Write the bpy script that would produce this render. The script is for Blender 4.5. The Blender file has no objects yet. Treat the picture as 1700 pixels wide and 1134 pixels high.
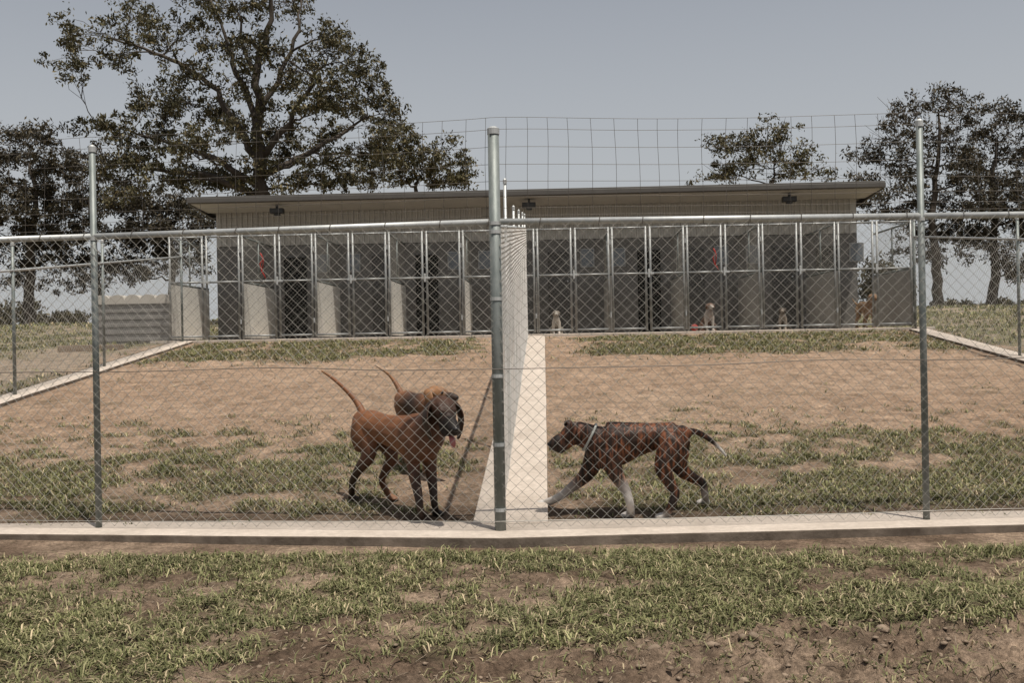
import bpy, math, random
import numpy as np
from mathutils import Vector, Matrix
random.seed(7); rng=np.random.default_rng(11)
S=bpy.context.scene; COL=S.collection
S.view_settings.view_transform='Standard'; S.view_settings.look='None'; S.view_settings.exposure=0
R=math.radians
# ------------------------------------------------------------ camera
FP=1653.0
cam_d=bpy.data.cameras.new('camera'); cam=bpy.data.objects.new('camera',cam_d); COL.objects.link(cam)
cam_d.lens=35; cam_d.sensor_width=36; cam_d.clip_end=2000; cam_d.clip_start=.05
CM=Matrix.Translation((0,0,1.1))@Matrix.Rotation(R(1.906),4,'Z')@Matrix.Rotation(R(90),4,'X')@Matrix.Rotation(R(-1.06),4,'Z')
cam.matrix_world=CM; S.camera=cam
M3=CM.to_3x3()
def P(px,py,d):
    v=M3@Vector(((px-850)/FP,-(py-567)/FP,-1)); k=d/v.y
    return Vector((v.x*k,d,1.1+v.z*k))
def PX(px,d,z):
    py=567-(z-1.1)/d*FP
    for _ in range(3):
        p=P(px,py,d); py-= (z-p.z)/d*FP
    return P(px,py,d)
# ------------------------------------------------------------ terrain
PY=[-60,0,3,5.5,5.75,6.05,16.4,19,26,34,42,60,120,500]
PZ=[-.3,-.12,-.09,-.065,-.05,-.02,1.17,1.2,1.6,1.98,2.05,1.7,-1.0,-14]
def base(y): return np.interp(y,PY,PZ)
def L(y): return max(0.0,.114*(y-6.0))
def vn(x,y,seed=0):
    xi=np.floor(x); yi=np.floor(y); fx=x-xi; fy=y-yi
    fx=fx*fx*(3-2*fx); fy=fy*fy*(3-2*fy)
    def h(a,b):
        s=np.sin(a*127.1+b*311.7+seed*74.7)*43758.5453
        return s-np.floor(s)
    return (h(xi,yi)*(1-fx)+h(xi+1,yi)*fx)*(1-fy)+(h(xi,yi+1)*(1-fx)+h(xi+1,yi+1)*fx)*fy
def fbm(x,y,o=4,seed=0):
    t=0;a=.5;n=0
    for i in range(o):
        t=t+a*vn(x,y,seed+i*13); n+=a; a*=.5; x=x*2.03+5.1; y=y*2.03+1.7
    return t/n
def zg(x,y):
    x=np.asarray(x,float); y=np.asarray(y,float)
    b=base(y)
    fg=np.clip((5.4-y)/.4,0,1)*np.clip(y/2,0,1)
    yard=np.clip((y-6.3)/.6,0,1)*np.clip((16.2-y)/.6,0,1)*(np.abs(x)<5.8)
    dv=np.clip((np.abs(x+.23)-.23)/.35,0,1)
    b=b+fg*((fbm(x*1.3,y*1.3,3,1)-.5)*.07+(fbm(x*17,y*17,3,4)-.5)*.055)
    lump=np.clip((4.7-y)/.6,0,1)*(.4+.6*np.clip((x+.3)/1.0,0,1))
    l=fbm(x*13,y*13,4,9)
    b=b+fg*lump*(np.abs(l-.5)*-.18+.02+(fbm(x*34,y*34,2,12)-.5)*.06)
    b=b+yard*dv*((fbm(x*.7,y*.7,3,2)-.5)*.07+(fbm(x*9,y*12,4,5)-.5)*.035)
    out=np.clip((np.abs(x)-6.5)/3,0,1)+np.clip((y-25)/5,0,1)
    b=b+np.clip(out,0,1)*((fbm(x*.15,y*.15,3,3)-.5)*.35)*np.clip((y-4)/6,0,1)
    return b
def G(px,py):
    d=5.4
    while d<60:
        p=P(px,py,d)
        if p.z<=float(base(d)): return p
        d+=.01
    return P(px,py,60)
def sm(a,b,x): t=np.clip((x-a)/(b-a),0,1); return t*t*(3-2*t)
def grass_mask(x,y):
    n=fbm(x*1.3,y*1.7,4,20); n2=fbm(x*5,y*6.5,3,27)
    nn=.48*n+.52*n2
    f=.80+.2*sm(3.3,3.9,y)-.12*sm(5.0,5.4,y)
    f=f-.75*sm(.3,1.6,x+ (n-.5)*1.5)*(1-sm(3.8,4.3,y+(n2-.5)*.6))
    f=f-.4*sm(-1.6,-.6,x)*(1-sm(3.6,3.95,y))*(1-sm(.3,1.6,x))
    f=f-.55*np.exp(-(((x+1.95)/.45)**2+((y-4.95)/.22)**2))-.45*np.exp(-(((x-2.4)/.5)**2+((y-5.0)/.25)**2))
    f=f-.4*np.exp(-(((x+.45)/.3)**2+((y-4.6)/.3)**2))
    f=f*(y<5.5)
    g=sm(6.15,6.6,y+(n-.5)*.5)*(1-sm(7.9,9.6,y+(n-.5)*2.0))*1.0
    g=g*(1-.5*np.exp(-(((x+.6)/.45)**2+((y-7)/1.2)**2)))*(1-.45*np.exp(-(((x-.5)/.5)**2+((y-8)/1.0)**2)))
    g=g*(y>6.1)*(np.abs(x)<5.85)*((x>0.03)|(x<-.5))
    g=g+.45*(y>8.6)*(y<11)*(n2>.6)*(n>.5)
    k=sm(13.4,14.3,y+(n-.5)*1.0)*(y<16.35)*(np.abs(x)<5.8)*(1-np.exp(-((x+.25)/.8)**4))*1.0
    o=(np.abs(x)>6.25)*(y>5.6)*.9*(1-.8*np.exp(-(((x+7.3)/1.2)**2+((y-14.0)/1.6)**2)))*sm(9,13,y+4*n)
    o=o+((y>24)&(np.abs(x)<=6.25))*.9
    d=np.clip(f+g+k+o,0,1)
    return d*sm(.43,.57,nn*.8+d*.2-.05-.022*(y<5.5)), d
# ------------------------------------------------------------ mesh helpers
def mesh_from(name,V,F,smooth=False):
    me=bpy.data.meshes.new(name)
    V=np.asarray(V,dtype=np.float32).reshape(-1,3)
    if isinstance(F,np.ndarray):
        n,k=F.shape
        me.vertices.add(len(V)); me.vertices.foreach_set('co',V.ravel())
        me.loops.add(n*k); me.loops.foreach_set('vertex_index',F.astype(np.int32).ravel())
        me.polygons.add(n); me.polygons.foreach_set('loop_start',np.arange(0,n*k,k,dtype=np.int32))
        me.update(calc_edges=True)
    else:
        me.from_pydata(V.tolist(),[],F)
    if smooth: me.polygons.foreach_set('use_smooth',np.ones(len(me.polygons),bool))
    return me
class MB:
    def __init__(s): s.V=[]; s.F=[]; s.n=0
    def add(s,V,F):
        s.V.extend([tuple(v) for v in V]); s.F.extend([tuple(i+s.n for i in f) for f in F]); s.n+=len(V)
    def box(s,a,b,M=None):
        x0,y0,z0=a; x1,y1,z1=b
        V=[Vector(v) for v in [(x0,y0,z0),(x1,y0,z0),(x1,y1,z0),(x0,y1,z0),(x0,y0,z1),(x1,y0,z1),(x1,y1,z1),(x0,y1,z1)]]
        if M: V=[M@v for v in V]
        s.add(V,[(3,2,1,0),(4,5,6,7),(0,1,5,4),(1,2,6,5),(2,3,7,6),(3,0,4,7)])
    def tube(s,pts,rad,n=8,caps=True):
        pts=[Vector(p) for p in pts]
        if not hasattr(rad,'__len__'): rad=[rad]*len(pts)
        V=[];F=[]; up=None
        for i,p in enumerate(pts):
            t=(pts[min(i+1,len(pts)-1)]-pts[max(i-1,0)]).normalized()
            if up is None: up=Vector((0,0,1)) if abs(t.z)<.9 else Vector((0,1,0))
            a=t.cross(up).normalized(); b=a.cross(t).normalized(); up=b
            for k in range(n):
                an=2*math.pi*k/n; V.append(p+(a*math.cos(an)+b*math.sin(an))*rad[i])
        for i in range(len(pts)-1):
            for k in range(n):
                F.append((i*n+k,i*n+(k+1)%n,(i+1)*n+(k+1)%n,(i+1)*n+k))
        if caps:
            F.append(tuple(range(n-1,-1,-1))); F.append(tuple((len(pts)-1)*n+k for k in range(n)))
        s.add(V,F)
    def obj(s,name,m,parent=None,smooth=False,bevel=0): 
        o=obj(name,np.array(s.V),s.F,m,parent,smooth)
        if bevel:
            b=o.modifiers.new('bevel','BEVEL'); b.width=bevel; b.segments=2; b.limit_method='ANGLE'
        return o
def wloc(o):
    v=Vector((0,0,0))
    while o: v=v+o.location; o=o.parent
    return v
def obj(name,V,F,m,parent=None,smooth=False):
    V=np.asarray(V,float).reshape(-1,3)
    if parent is not None: V=V-np.array(wloc(parent))
    me=mesh_from(name,V,F,smooth); me.materials.append(m)
    o=bpy.data.objects.new(name,me); COL.objects.link(o)
    if parent is not None: o.parent=parent
    return o
def tag(o,label=None,cat=None,group=None,kind=None):
    if label:o['label']=label
    if cat:o['category']=cat
    if group:o['group']=group
    if kind:o['kind']=kind
    return o
def thing(name,label,cat,loc=(0,0,0),group=None):
    o=bpy.data.objects.new(name,None); o.empty_display_size=.1; COL.objects.link(o); o.location=loc
    return tag(o,label,cat,group)
def prisms(A,B,r,n=4):
    A=np.asarray(A,float);B=np.asarray(B,float)
    t=B-A; t/=np.linalg.norm(t,axis=1)[:,None]
    up=np.tile([0.13,1.0,0.21],(len(A),1)); a=np.cross(t,up); a/=np.linalg.norm(a,axis=1)[:,None]; b=np.cross(t,a)
    V=np.zeros((len(A),2*n,3))
    for k in range(n):
        an=2*math.pi*k/n+.4; o=(a*math.cos(an)+b*math.sin(an))*r
        V[:,k]=A+o; V[:,n+k]=B+o
    base_=np.arange(len(A))[:,None]*2*n
    F=[]
    for k in range(n):
        F.append(base_+np.array([[k,(k+1)%n,n+(k+1)%n,n+k]]))
    return V.reshape(-1,3),np.concatenate(F)
def chain(path,H,h=.035,r=.0012,n=4,z0=.02,wob=.004):
    path=[np.array(p,float) for p in path]; seg=[np.linalg.norm((b-a)[:2]) for a,b in zip(path,path[1:])]
    cum=np.concatenate([[0],np.cumsum(seg)]); Lt=cum[-1]
    K=int(Lt/h); J=int((H-z0)/h)
    k=np.arange(K)[:,None]; j=np.arange(J+1)[None,:]
    par=(j+k)%2
    u=(k+par)*h+np.where(par==1,.0016,-.0016)
    X=[np.interp(u,cum,[p[i] for p in path]) for i in range(3)]
    d=(path[-1]-path[0])[:2]; d/=np.linalg.norm(d); nx,ny=-d[1],d[0]
    off=np.where(par==1,1,-1)*.0018+wob*(vn(u*2.2,j*.12+0*u,5)-.5)*2
    z=z0+j*(H-z0)/J+ .003*(vn(u*3,j*.5+0*u,8)-.5)
    PT=np.stack([X[0]+nx*off,X[1]+ny*off,X[2]+z+0*u],-1)
    A=PT[:,:-1].reshape(-1,3);B=PT[:,1:].reshape(-1,3)
    return prisms(A,B,r,n)
def vcol(o,cols,name='col'):
    a=o.data.color_attributes.new(name,'FLOAT_COLOR','POINT')
    c=np.ones((len(o.data.vertices),4),np.float32); c[:,:3]=cols; a.data.foreach_set('color',c.ravel())
# ------------------------------------------------------------ materials
def mat(name,c1,c2=None,scale=5,rough=.8,metal=0,bump=0,bscale=None,attr=None,detail=6,stretch=None,spec=.3,bdist=.01,transl=0,lo=.3,hi=.7,pale=False,fine=None,famp=(.62,1.32)):
    m=bpy.data.materials.new(name); m.use_nodes=True; nt=m.node_tree; N=nt.nodes; K=nt.links
    p=N['Principled BSDF']; p.inputs['Roughness'].default_value=rough; p.inputs['Metallic'].default_value=metal
    p.inputs['Specular IOR Level'].default_value=spec
    tc=N.new('ShaderNodeTexCoord'); src=tc.outputs['Object']
    if stretch:
        mp=N.new('ShaderNodeMapping'); mp.inputs['Scale'].default_value=stretch; K.new(src,mp.inputs[0]); src=mp.outputs[0]
    nz=N.new('ShaderNodeTexNoise'); nz.inputs['Scale'].default_value=scale; nz.inputs['Detail'].default_value=detail; nz.inputs['Roughness'].default_value=.65; K.new(src,nz.inputs['Vector'])
    rp=N.new('ShaderNodeValToRGB'); rp.color_ramp.elements[0].position=lo; rp.color_ramp.elements[1].position=hi
    K.new(nz.outputs['Fac'],rp.inputs[0])
    c2=c2 or c1
    rp.color_ramp.elements[0].color=(*c1,1); rp.color_ramp.elements[1].color=(*c2,1)
    out=rp.outputs[0]
    if attr:
        at=N.new('ShaderNodeAttribute'); at.attribute_name=attr
        mx=N.new('ShaderNodeMix'); mx.data_type='RGBA'; mx.blend_type='MULTIPLY'; mx.inputs[0].default_value=1
        K.new(at.outputs['Color'],mx.inputs[6]); K.new(out,mx.inputs[7]); out=mx.outputs[2]
        if pale:
            mr=N.new('ShaderNodeMapRange'); mr.inputs['From Min'].default_value=.09; mr.inputs['From Max'].default_value=.17; K.new(at.outputs['Fac'],mr.inputs['Value'])
            m2=N.new('ShaderNodeMix'); m2.data_type='RGBA'; K.new(mr.outputs[0],m2.inputs[0]); K.new(out,m2.inputs[6]); K.new(at.outputs['Color'],m2.inputs[7]); out=m2.outputs[2]
    if fine:
        n3=N.new('ShaderNodeTexNoise'); n3.inputs['Scale'].default_value=fine; n3.inputs['Detail'].default_value=4; n3.inputs['Roughness'].default_value=.75; K.new(src,n3.inputs['Vector'])
        r3=N.new('ShaderNodeMapRange'); r3.inputs['From Min'].default_value=.38; r3.inputs['From Max'].default_value=.62; r3.inputs['To Min'].default_value=famp[0]; r3.inputs['To Max'].default_value=famp[1]; K.new(n3.outputs['Fac'],r3.inputs['Value'])
        m3=N.new('ShaderNodeVectorMath'); m3.operation='SCALE'; K.new(out,m3.inputs[0]); K.new(r3.outputs[0],m3.inputs['Scale']); out=m3.outputs[0]
    K.new(out,p.inputs['Base Color'])
    if bump:
        n2=N.new('ShaderNodeTexNoise'); n2.inputs['Scale'].default_value=bscale or scale*4; n2.inputs['Detail'].default_value=8; n2.inputs['Roughness'].default_value=.7; K.new(src,n2.inputs['Vector'])
        b=N.new('ShaderNodeBump'); b.inputs['Strength'].default_value=bump; b.inputs['Distance'].default_value=bdist; K.new(n2.outputs['Fac'],b.inputs['Height']); K.new(b.outputs[0],p.inputs['Normal'])
    if transl:
        tr=N.new('ShaderNodeBsdfTranslucent'); K.new(out,tr.inputs[0]); ms=N.new('ShaderNodeMixShader'); ms.inputs[0].default_value=transl
        K.new(p.outputs[0],ms.inputs[1]); K.new(tr.outputs[0],ms.inputs[2]); K.new(ms.outputs[0],N['Material Output'].inputs[0])
    return m
m_ground=mat('soil',(.6,.58,.56),(1.25,1.22,1.2),scale=5,rough=.95,bump=1.0,bscale=22,attr='col',spec=.08,bdist=.05,detail=14,fine=38)
m_grass=mat('grass_blades',(.8,.8,.8),(1.15,1.15,1.1),scale=2,rough=.75,attr='col',spec=.15,transl=.15)
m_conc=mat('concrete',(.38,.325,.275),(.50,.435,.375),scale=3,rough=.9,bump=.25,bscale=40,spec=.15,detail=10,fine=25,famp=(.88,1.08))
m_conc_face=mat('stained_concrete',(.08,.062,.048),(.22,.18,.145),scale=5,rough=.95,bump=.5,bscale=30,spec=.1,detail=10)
m_galv=mat('galvanised_steel',(.34,.35,.35),(.50,.51,.50),scale=9,rough=.5,metal=.35,spec=.4,stretch=(1,1,.3))
m_kfr=mat('kennel_frame_steel',(.19,.195,.19),(.29,.295,.29),scale=9,rough=.5,metal=.35,spec=.4)
m_post=mat('weathered_galvanised_post',(.11,.13,.125),(.25,.265,.255),scale=14,rough=.55,metal=.35,spec=.4,stretch=(1,1,.35),bump=.1)
m_wire=mat('galvanised_wire',(.22,.21,.19),(.40,.385,.35),scale=3,rough=.5,metal=.3,spec=.4)
m_wireb=mat('bright_galvanised_wire',(.46,.45,.43),(.60,.585,.56),scale=3,rough=.5,metal=.1,spec=.4)
m_wirek=mat('kennel_mesh_wire',(.20,.19,.17),(.29,.28,.25),scale=3,rough=.5,metal=.3,spec=.4)
m_wired=mat('dull_wire',(.08,.07,.06),(.14,.125,.11),scale=3,rough=.6,metal=.3)
m_wall=mat('cream_grey_cladding',(.36,.35,.32),(.42,.41,.38),scale=2,rough=.6,spec=.3)
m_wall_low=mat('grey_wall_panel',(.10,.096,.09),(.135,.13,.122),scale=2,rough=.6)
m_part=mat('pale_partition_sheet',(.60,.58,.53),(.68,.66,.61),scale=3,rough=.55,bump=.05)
m_part_shade=mat('shaded_partition_sheet',(.27,.262,.245),(.33,.32,.30),scale=3,rough=.55,bump=.05)  # same partition sheet, with the shade of its sunless side put into the colour
m_fascia=mat('grey_brown_fascia',(.075,.07,.063),(.10,.092,.083),scale=2,rough=.45)
m_soffit=mat('cream_soffit',(.40,.385,.35),(.46,.44,.40),scale=2,rough=.6)
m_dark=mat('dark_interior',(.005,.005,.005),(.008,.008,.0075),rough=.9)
m_door=mat('grey_door',(.05,.048,.045),(.07,.068,.064),rough=.5)
m_glass=mat('dusty_window',(.10,.115,.13),(.15,.165,.18),rough=.2,spec=.6)
m_black=mat('black_housing',(.03,.03,.03),(.05,.05,.048),rough=.5)
m_bark=mat('tree_bark',(.035,.028,.022),(.09,.074,.06),scale=1.5,rough=.95,bump=.6,bscale=8,stretch=(3,3,.6),bdist=.05)
m_leaf=mat('tree_leaves',(.6,.6,.6),(1.25,1.2,1.08),scale=.5,rough=.6,attr='col',spec=.3,transl=.15)
m_tank=mat('grey_sheet_tank',(.16,.155,.145),(.22,.21,.2),scale=4,rough=.6)
m_tanktop=mat('pale_scalloped_top',(.38,.355,.315),(.46,.43,.385),scale=4,rough=.6)
m_wood=mat('weathered_timber',(.16,.12,.09),(.28,.22,.16),scale=6,rough=.9,stretch=(.3,4,4))
m_red=mat('red_plastic',(.30,.025,.02),(.38,.04,.03),rough=.5)
m_clod=mat('soil_clod',(.12,.088,.063),(.29,.22,.16),scale=12,rough=.95,bump=.7,bscale=60)
m_stick=mat('dry_sticks',(.22,.17,.12),(.4,.33,.25),scale=8,rough=.9)
# ------------------------------------------------------------ ground sheet
def axis(parts):
    a=[]
    for s,e,st in parts: a.append(np.arange(s,e,st))
    return np.unique(np.concatenate(a+[[parts[-1][1]]]))
xs=axis([(-500,-60,40),(-60,-20,4),(-20,-7,.5),(-7,-3.6,.07),(-3.6,3.6,.022),(3.6,7,.07),(7,20,.5),(20,60,4),(60,500,40)])
ys=axis([(-60,0,10),(0,2.6,.4),(2.6,5.6,.016),(5.6,10,.045),(10,17,.07),(17,45,.6),(45,120,5),(120,500,40)])
XX,YY=np.meshgrid(xs,ys); ZZ=zg(XX,YY)
nx,ny=len(xs),len(ys)
idx=np.arange(nx*ny).reshape(ny,nx)
F=np.stack([idx[:-1,:-1],idx[:-1,1:],idx[1:,1:],idx[1:,:-1]],-1).reshape(-1,4)
gnd=obj('ground',np.stack([XX,YY,ZZ],-1).reshape(-1,3),F,m_ground,None,True); tag(gnd,kind='structure')
mk,dd=grass_mask(XX,YY)
n1=fbm(XX*.8,YY*.8,4,40)[...,None]; n2=fbm(XX*9,YY*13,4,44)[...,None]; n3=fbm(XX*2.2,YY*3,4,49)[...,None]
slope=np.array([.31,.222,.157]); slope2=np.array([.37,.275,.20]); front=np.array([.16,.115,.083]); pale=np.array([.33,.25,.185])
wf=(1-sm(6.0,9.2,YY))[...,None]
mixn=np.clip((.6*n1+.4*n3-.3)*2.2,0,1)
fx=np.clip((n3-.3)*2.4,0,1)
soil=(slope*(1-mixn)+slope2*mixn)*(1-wf)+(front*(1-fx)+pale*fx)*wf
outp=np.clip((np.abs(XX)-6.2)/.5,0,1)[...,None]
soil=soil*(1-outp)+np.array([.30,.245,.19])*outp
cr=np.clip(mk*1.2,0,1)[...,None]
far=sm(17,24,YY)[...,None]
gcol=np.array([.08,.075,.043])*(1-far)+(np.array([.15,.145,.075])*(1-n1)+np.array([.19,.175,.10])*n1)*far
outg=np.clip(outp*1.0,0,1)*(1-far)
gcol=gcol*(1-outg)+np.array([.15,.145,.078])*outg
crk=cr*(.6+.3*np.clip(far+outg,0,1))
c=soil*(1-crk)+gcol*crk
c=c*((.6+.8*n2)*wf+(.78+.44*n2)*(1-wf))
dark_band=np.exp(-((YY-6.2)/.17)**2)[...,None]*(np.abs(XX)<5.9)[...,None]*np.clip(.3+1.2*(n3),0,1)  # patchy band of darker soil along the front kerb
c=c*(1-.4*dark_band)
vcol(gnd,c.reshape(-1,3))
# ------------------------------------------------------------ kerbs
FL=[(-6.0,6.37),(-2.77,6.05),(-.28,5.8),(2.24,5.98),(6.0,6.25)]
def ribbon(name,left,right,zt,thick,m,face=None):
    MBt=MB(); V=[];n=len(left)
    for (a,b),z in zip(zip(left,right),zt):
        V+= [(a[0],a[1],z),(b[0],b[1],z),(a[0],a[1],z-thick),(b[0],b[1],z-thick)]
    Fq=[]
    for i in range(n-1):
        o=i*4;q=o+4
        Fq+=[(o,o+1,q+1,q),(o,q,q+2,o+2),(o+1,o+3,q+3,q+1)]
    Fq+=[(0,2,3,1),((n-1)*4,(n-1)*4+1,(n-1)*4+3,(n-1)*4+2)]
    MBt.add(V,Fq); o=MBt.obj(name,m)
    tag(o,kind='structure')
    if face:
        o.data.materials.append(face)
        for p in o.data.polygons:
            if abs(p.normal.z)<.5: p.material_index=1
    bv=o.modifiers.new('bevel','BEVEL'); bv.width=.008; bv.segments=2; bv.limit_method='ANGLE'
    return o
def refine(pts,step=.25):
    out=[]
    for a,b in zip(pts,pts[1:]):
        n=max(1,int(math.dist(a,b)/step))
        for i in range(n): out.append(tuple(a[k]+(b[k]-a[k])*i/n for k in range(2)))
    return out+[pts[-1]]
fl=refine([(-6.16,6.39)]+FL[1:4]+[(6.16,6.26)],.12)
def wv(x,s): return float(vn(np.array(x*1.7),np.array(s*3.3),s)-.5)*.02+float(vn(np.array(x*7.7),np.array(s*3.3),s+3)-.5)*.008
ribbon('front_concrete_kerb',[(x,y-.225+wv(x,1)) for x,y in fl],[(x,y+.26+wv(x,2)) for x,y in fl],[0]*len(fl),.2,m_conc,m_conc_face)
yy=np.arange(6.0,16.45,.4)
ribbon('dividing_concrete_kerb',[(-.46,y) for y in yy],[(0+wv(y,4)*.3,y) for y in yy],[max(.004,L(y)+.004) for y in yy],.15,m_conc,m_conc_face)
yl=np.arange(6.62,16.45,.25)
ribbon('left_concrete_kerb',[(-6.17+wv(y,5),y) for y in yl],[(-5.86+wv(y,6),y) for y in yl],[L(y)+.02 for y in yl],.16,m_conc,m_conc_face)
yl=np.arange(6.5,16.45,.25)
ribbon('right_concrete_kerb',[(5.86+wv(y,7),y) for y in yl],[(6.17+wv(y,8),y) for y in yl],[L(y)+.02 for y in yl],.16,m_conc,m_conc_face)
sl=MB(); sl.box((-6.6,16.42,1.0),(6.35,24.3,1.215)); tag(sl.obj('kennel_slab',m_conc,bevel=.01),kind='structure')
# ------------------------------------------------------------ fences
def post(x,y,z,h,r,parent,name='post',m=m_post,cap=True):
    b=MB(); b.tube([(x,y,z-.05),(x,y,z+h)],r,14); o=b.obj(name,m,parent,True)
    for p in o.data.polygons:
        if len(p.vertices)>4:p.use_smooth=False
    if cap:
        c=MB(); c.tube([(x,y,z+h-.03),(x,y,z+h+.004),(x,y,z+h+.016)],[r+.003,r+.003,r*.55],14); c.obj('post_cap',m_galv,o)
    return o
def bands(x,y,zs,r,parent):
    for z in zs:
        b=MB(); b.tube([(x,y,z-.010),(x,y,z+.010)],r+.003,14); b.obj('clamp_band',m_galv,parent)
ff=thing('chain_link_fence','tall galvanised chain link fence across the front with open wire netting above its top rail','fence',(-.28,5.8,0),None)
H=1.8
def ln(x): return float(np.interp(x,[p[0] for p in FL],[p[1] for p in FL]))
cp=post(-.28,5.8,0,2.34,.033,ff,'corner_post'); 
cp['label']='thick galvanised centre post'
bands(-.28,5.8,[.12,.5,.9,1.35,1.74,1.79],.033,cp)
for x,h in ((-5.98,2.3),(-2.77,2.345),(2.24,2.36),(5.98,2.3)):
    y=ln(x); o=post(x,y,0,h,.0195,ff); bands(x,y,[1.78],.0195,o)
ty=-.028
def rail(name,a,b,r,parent,m=m_galv):
    t=MB(); t.tube([a,b],r,12); return t.obj(name,m,parent,True)
rail('top_rail',(-6.0,6.37,1.8),(-2.77,6.05+.0,1.795),.019,ff)
rail('top_rail',(-2.77,6.05,1.795),(-.31,5.803,1.8),.019,ff); rail('top_rail',(-.25,5.802,1.8),(2.24,5.98,1.8),.019,ff); rail('top_rail',(2.24,5.98,1.8),(6,6.25,1.8),.019,ff)
V,Fc=chain([(x,y+ty,0) for x,y in FL],H,.035,.0012,4,.015,.006)
obj('chain_mesh',V,Fc,m_wire,ff)
for x in np.arange(-5.9,5.9,.31):
    x=x+random.uniform(-.03,.03); y=ln(x); t=MB(); t.tube([(x-.004,y-.024,1.772),(x,y-.026,1.80),(x+.004,y-.012,1.824),(x+.006,y+.012,1.824),(x+.008,y+.024,1.80)],.0025,4)
    t.obj('tie_wire',m_wired,ff)
def hwire(z,r,amp,m,name,seed):
    xsn=np.arange(-6,6.01,.1)
    pts=[(x,ln(x)-.034,z+amp*(float(vn(np.array(x*1.2),np.array(0.),seed))-.5)) for x in xsn]
    b=MB(); b.tube(pts,r,5); return b.obj(name,m,ff)
hwire(.955,.0024,.03,m_wired,'tension_wire',3)
hwire(.05,.002,.02,m_wire,'tension_wire',4)
A=[];B=[]
def npt(x,z):
    bay=math.sin(math.pi*((x+.28)/2.52%1))
    top=(z-1.8)/.6
    return (x+.006*math.sin(z*9+x*4)*top, ln(x)+.03+.012*math.sin(x*3+z*5), z-.018*bay*top+.008*top*(float(vn(np.array(x*2.3),np.array(z*3),6))-.5)*2)
cols=[];x=-6.0
while x<6.0: cols.append(x); x+=random.choice([.115,.12,.125,.14])
zs=[1.84,1.885,1.95,2.04,2.14,2.245,2.35,2.42]
for i,x in enumerate(cols):
    for z0,z1 in zip([1.76]+zs,zs):
        A.append(npt(x,z0));B.append(npt(x,z1))
for z in zs:
    xx=np.arange(-6,6,.06)
    for a,b in zip(xx,xx[1:]): A.append(npt(a,z));B.append(npt(b,z))
V,Fc=prisms(A,B,.00145,3); obj('wire_netting',V,Fc,m_wired,ff)

def side_fence(label,x,y0,y1,posts,hp,hr,mesh_h,tall=None,r=.019,rw=.0012,mw=None,rr=.015,pm=m_post):
    root=thing('chain_link_fence',label,'fence',(x,y0,L(y0)))
    for y in posts:
        o=post(x,y,L(y),hp if tall is None else tall.get(y,hp),r,root,m=pm); bands(x,y,[L(y)+hr],r,o)
    rail('top_rail',(x,y0,L(y0)+hr),(x,y1,L(y1)+hr),rr,root)
    mxx=x+r+.007 if mw else x
    V,Fc=chain([(mxx,y0,L(y0)),(mxx,y1,L(y1))],mesh_h,.035,rw,3,.02,.004)
    obj('chain_mesh',V,Fc,mw or m_wire,root)
    b=MB()
    b.tube([(x,y0,L(y0)+.06),(x,y1,L(y1)+.06)],.002,4)
    b.obj('tension_wire',m_wired,root)
    return root
df=side_fence('chain link dividing fence running up the slope on the central concrete kerb',-.30,5.86,16.4,[8.0,10.2,12.4,14.6,16.3],2.0,1.78,1.78,{8.0:2.17},.013,.00105,m_wireb,.017,m_galv)
side_fence('chain link side fence sloping along the left concrete kerb',-6.02,6.45,16.4,[6.45,8.8,11.1,13.4,16.35],1.74,1.43,1.43)
side_fence('chain link side fence sloping along the right concrete kerb',6.02,6.3,16.4,[6.3,8.6,10.7,12.85,16.38],1.78,1.5,1.5)
# ------------------------------------------------------------ kennel building
kb=thing('kennel_building','long low kennel building with skillion roof and ribbed grey-beige wall','building',(0,18.5,1.215))
X0,X1=-6.13,5.76; WY=18.5
def ribbed(x0,x1,y,z0,z1,pitch=.1,dep=.014,axis_='x'):
    pr=[];x=x0
    while x<x1-pitch:
        pr+= [(x,0),(x+pitch*.55,0),(x+pitch*.66,dep),(x+pitch*.89,dep)]; x+=pitch
    pr.append((x1,0)); V=[];Fq=[]
    for a,b in pr:
        if axis_=='x': V+=[(a,y-b,z0),(a,y-b,z1)]
        else: V+=[(y+b,a,z0),(y+b,a,z1)]
    for i in range(len(pr)-1): Fq.append((2*i,2*i+2,2*i+3,2*i+1))
    return V,Fq
w=MB(); w.add(*ribbed(X0,X1,WY,2.98,3.62,.1,.03)); w.obj('upper_wall',m_wall,kb)
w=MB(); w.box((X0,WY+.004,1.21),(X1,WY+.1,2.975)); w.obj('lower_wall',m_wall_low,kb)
for xe,sg in ((X0,-1),(X1,1)):
    V,Fq=ribbed(WY,24.0,xe,1.21,3.3,.1,.014*sg,'y')
    w=MB(); w.add(V,Fq); w.obj('side_wall',m_wall,kb)
w=MB(); w.box((X0,23.95,1.21),(X1,24.0,3.2)); w.obj('back_wall',m_wall,kb)
RX0,RX1=-6.28,5.92; EY=17.55
def roofz(y): return 3.765-(y-EY)*.075
rf=MB()
rf.add([(RX0,EY,roofz(EY)+.0),(RX1,EY,roofz(EY)+.0),(RX1,24.6,roofz(24.6)),(RX0,24.6,roofz(24.6)),
        (RX0,EY,roofz(EY)-.05),(RX1,EY,roofz(EY)-.05),(RX1,24.6,roofz(24.6)-.06),(RX0,24.6,roofz(24.6)-.06)],[(0,1,2,3),(7,6,5,4),(4,5,1,0),(5,6,2,1),(6,7,3,2),(7,4,0,3)])
roof=rf.obj('roof',m_fascia,kb)
g=MB(); g.box((RX0-.03,EY-.07,3.655),(RX1+.03,EY-.003,3.775)); g.box((RX0-.03,EY-.1,3.66),(RX1+.03,EY-.072,3.745)); g.obj('gutter',m_fascia,roof,bevel=.008)
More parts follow.
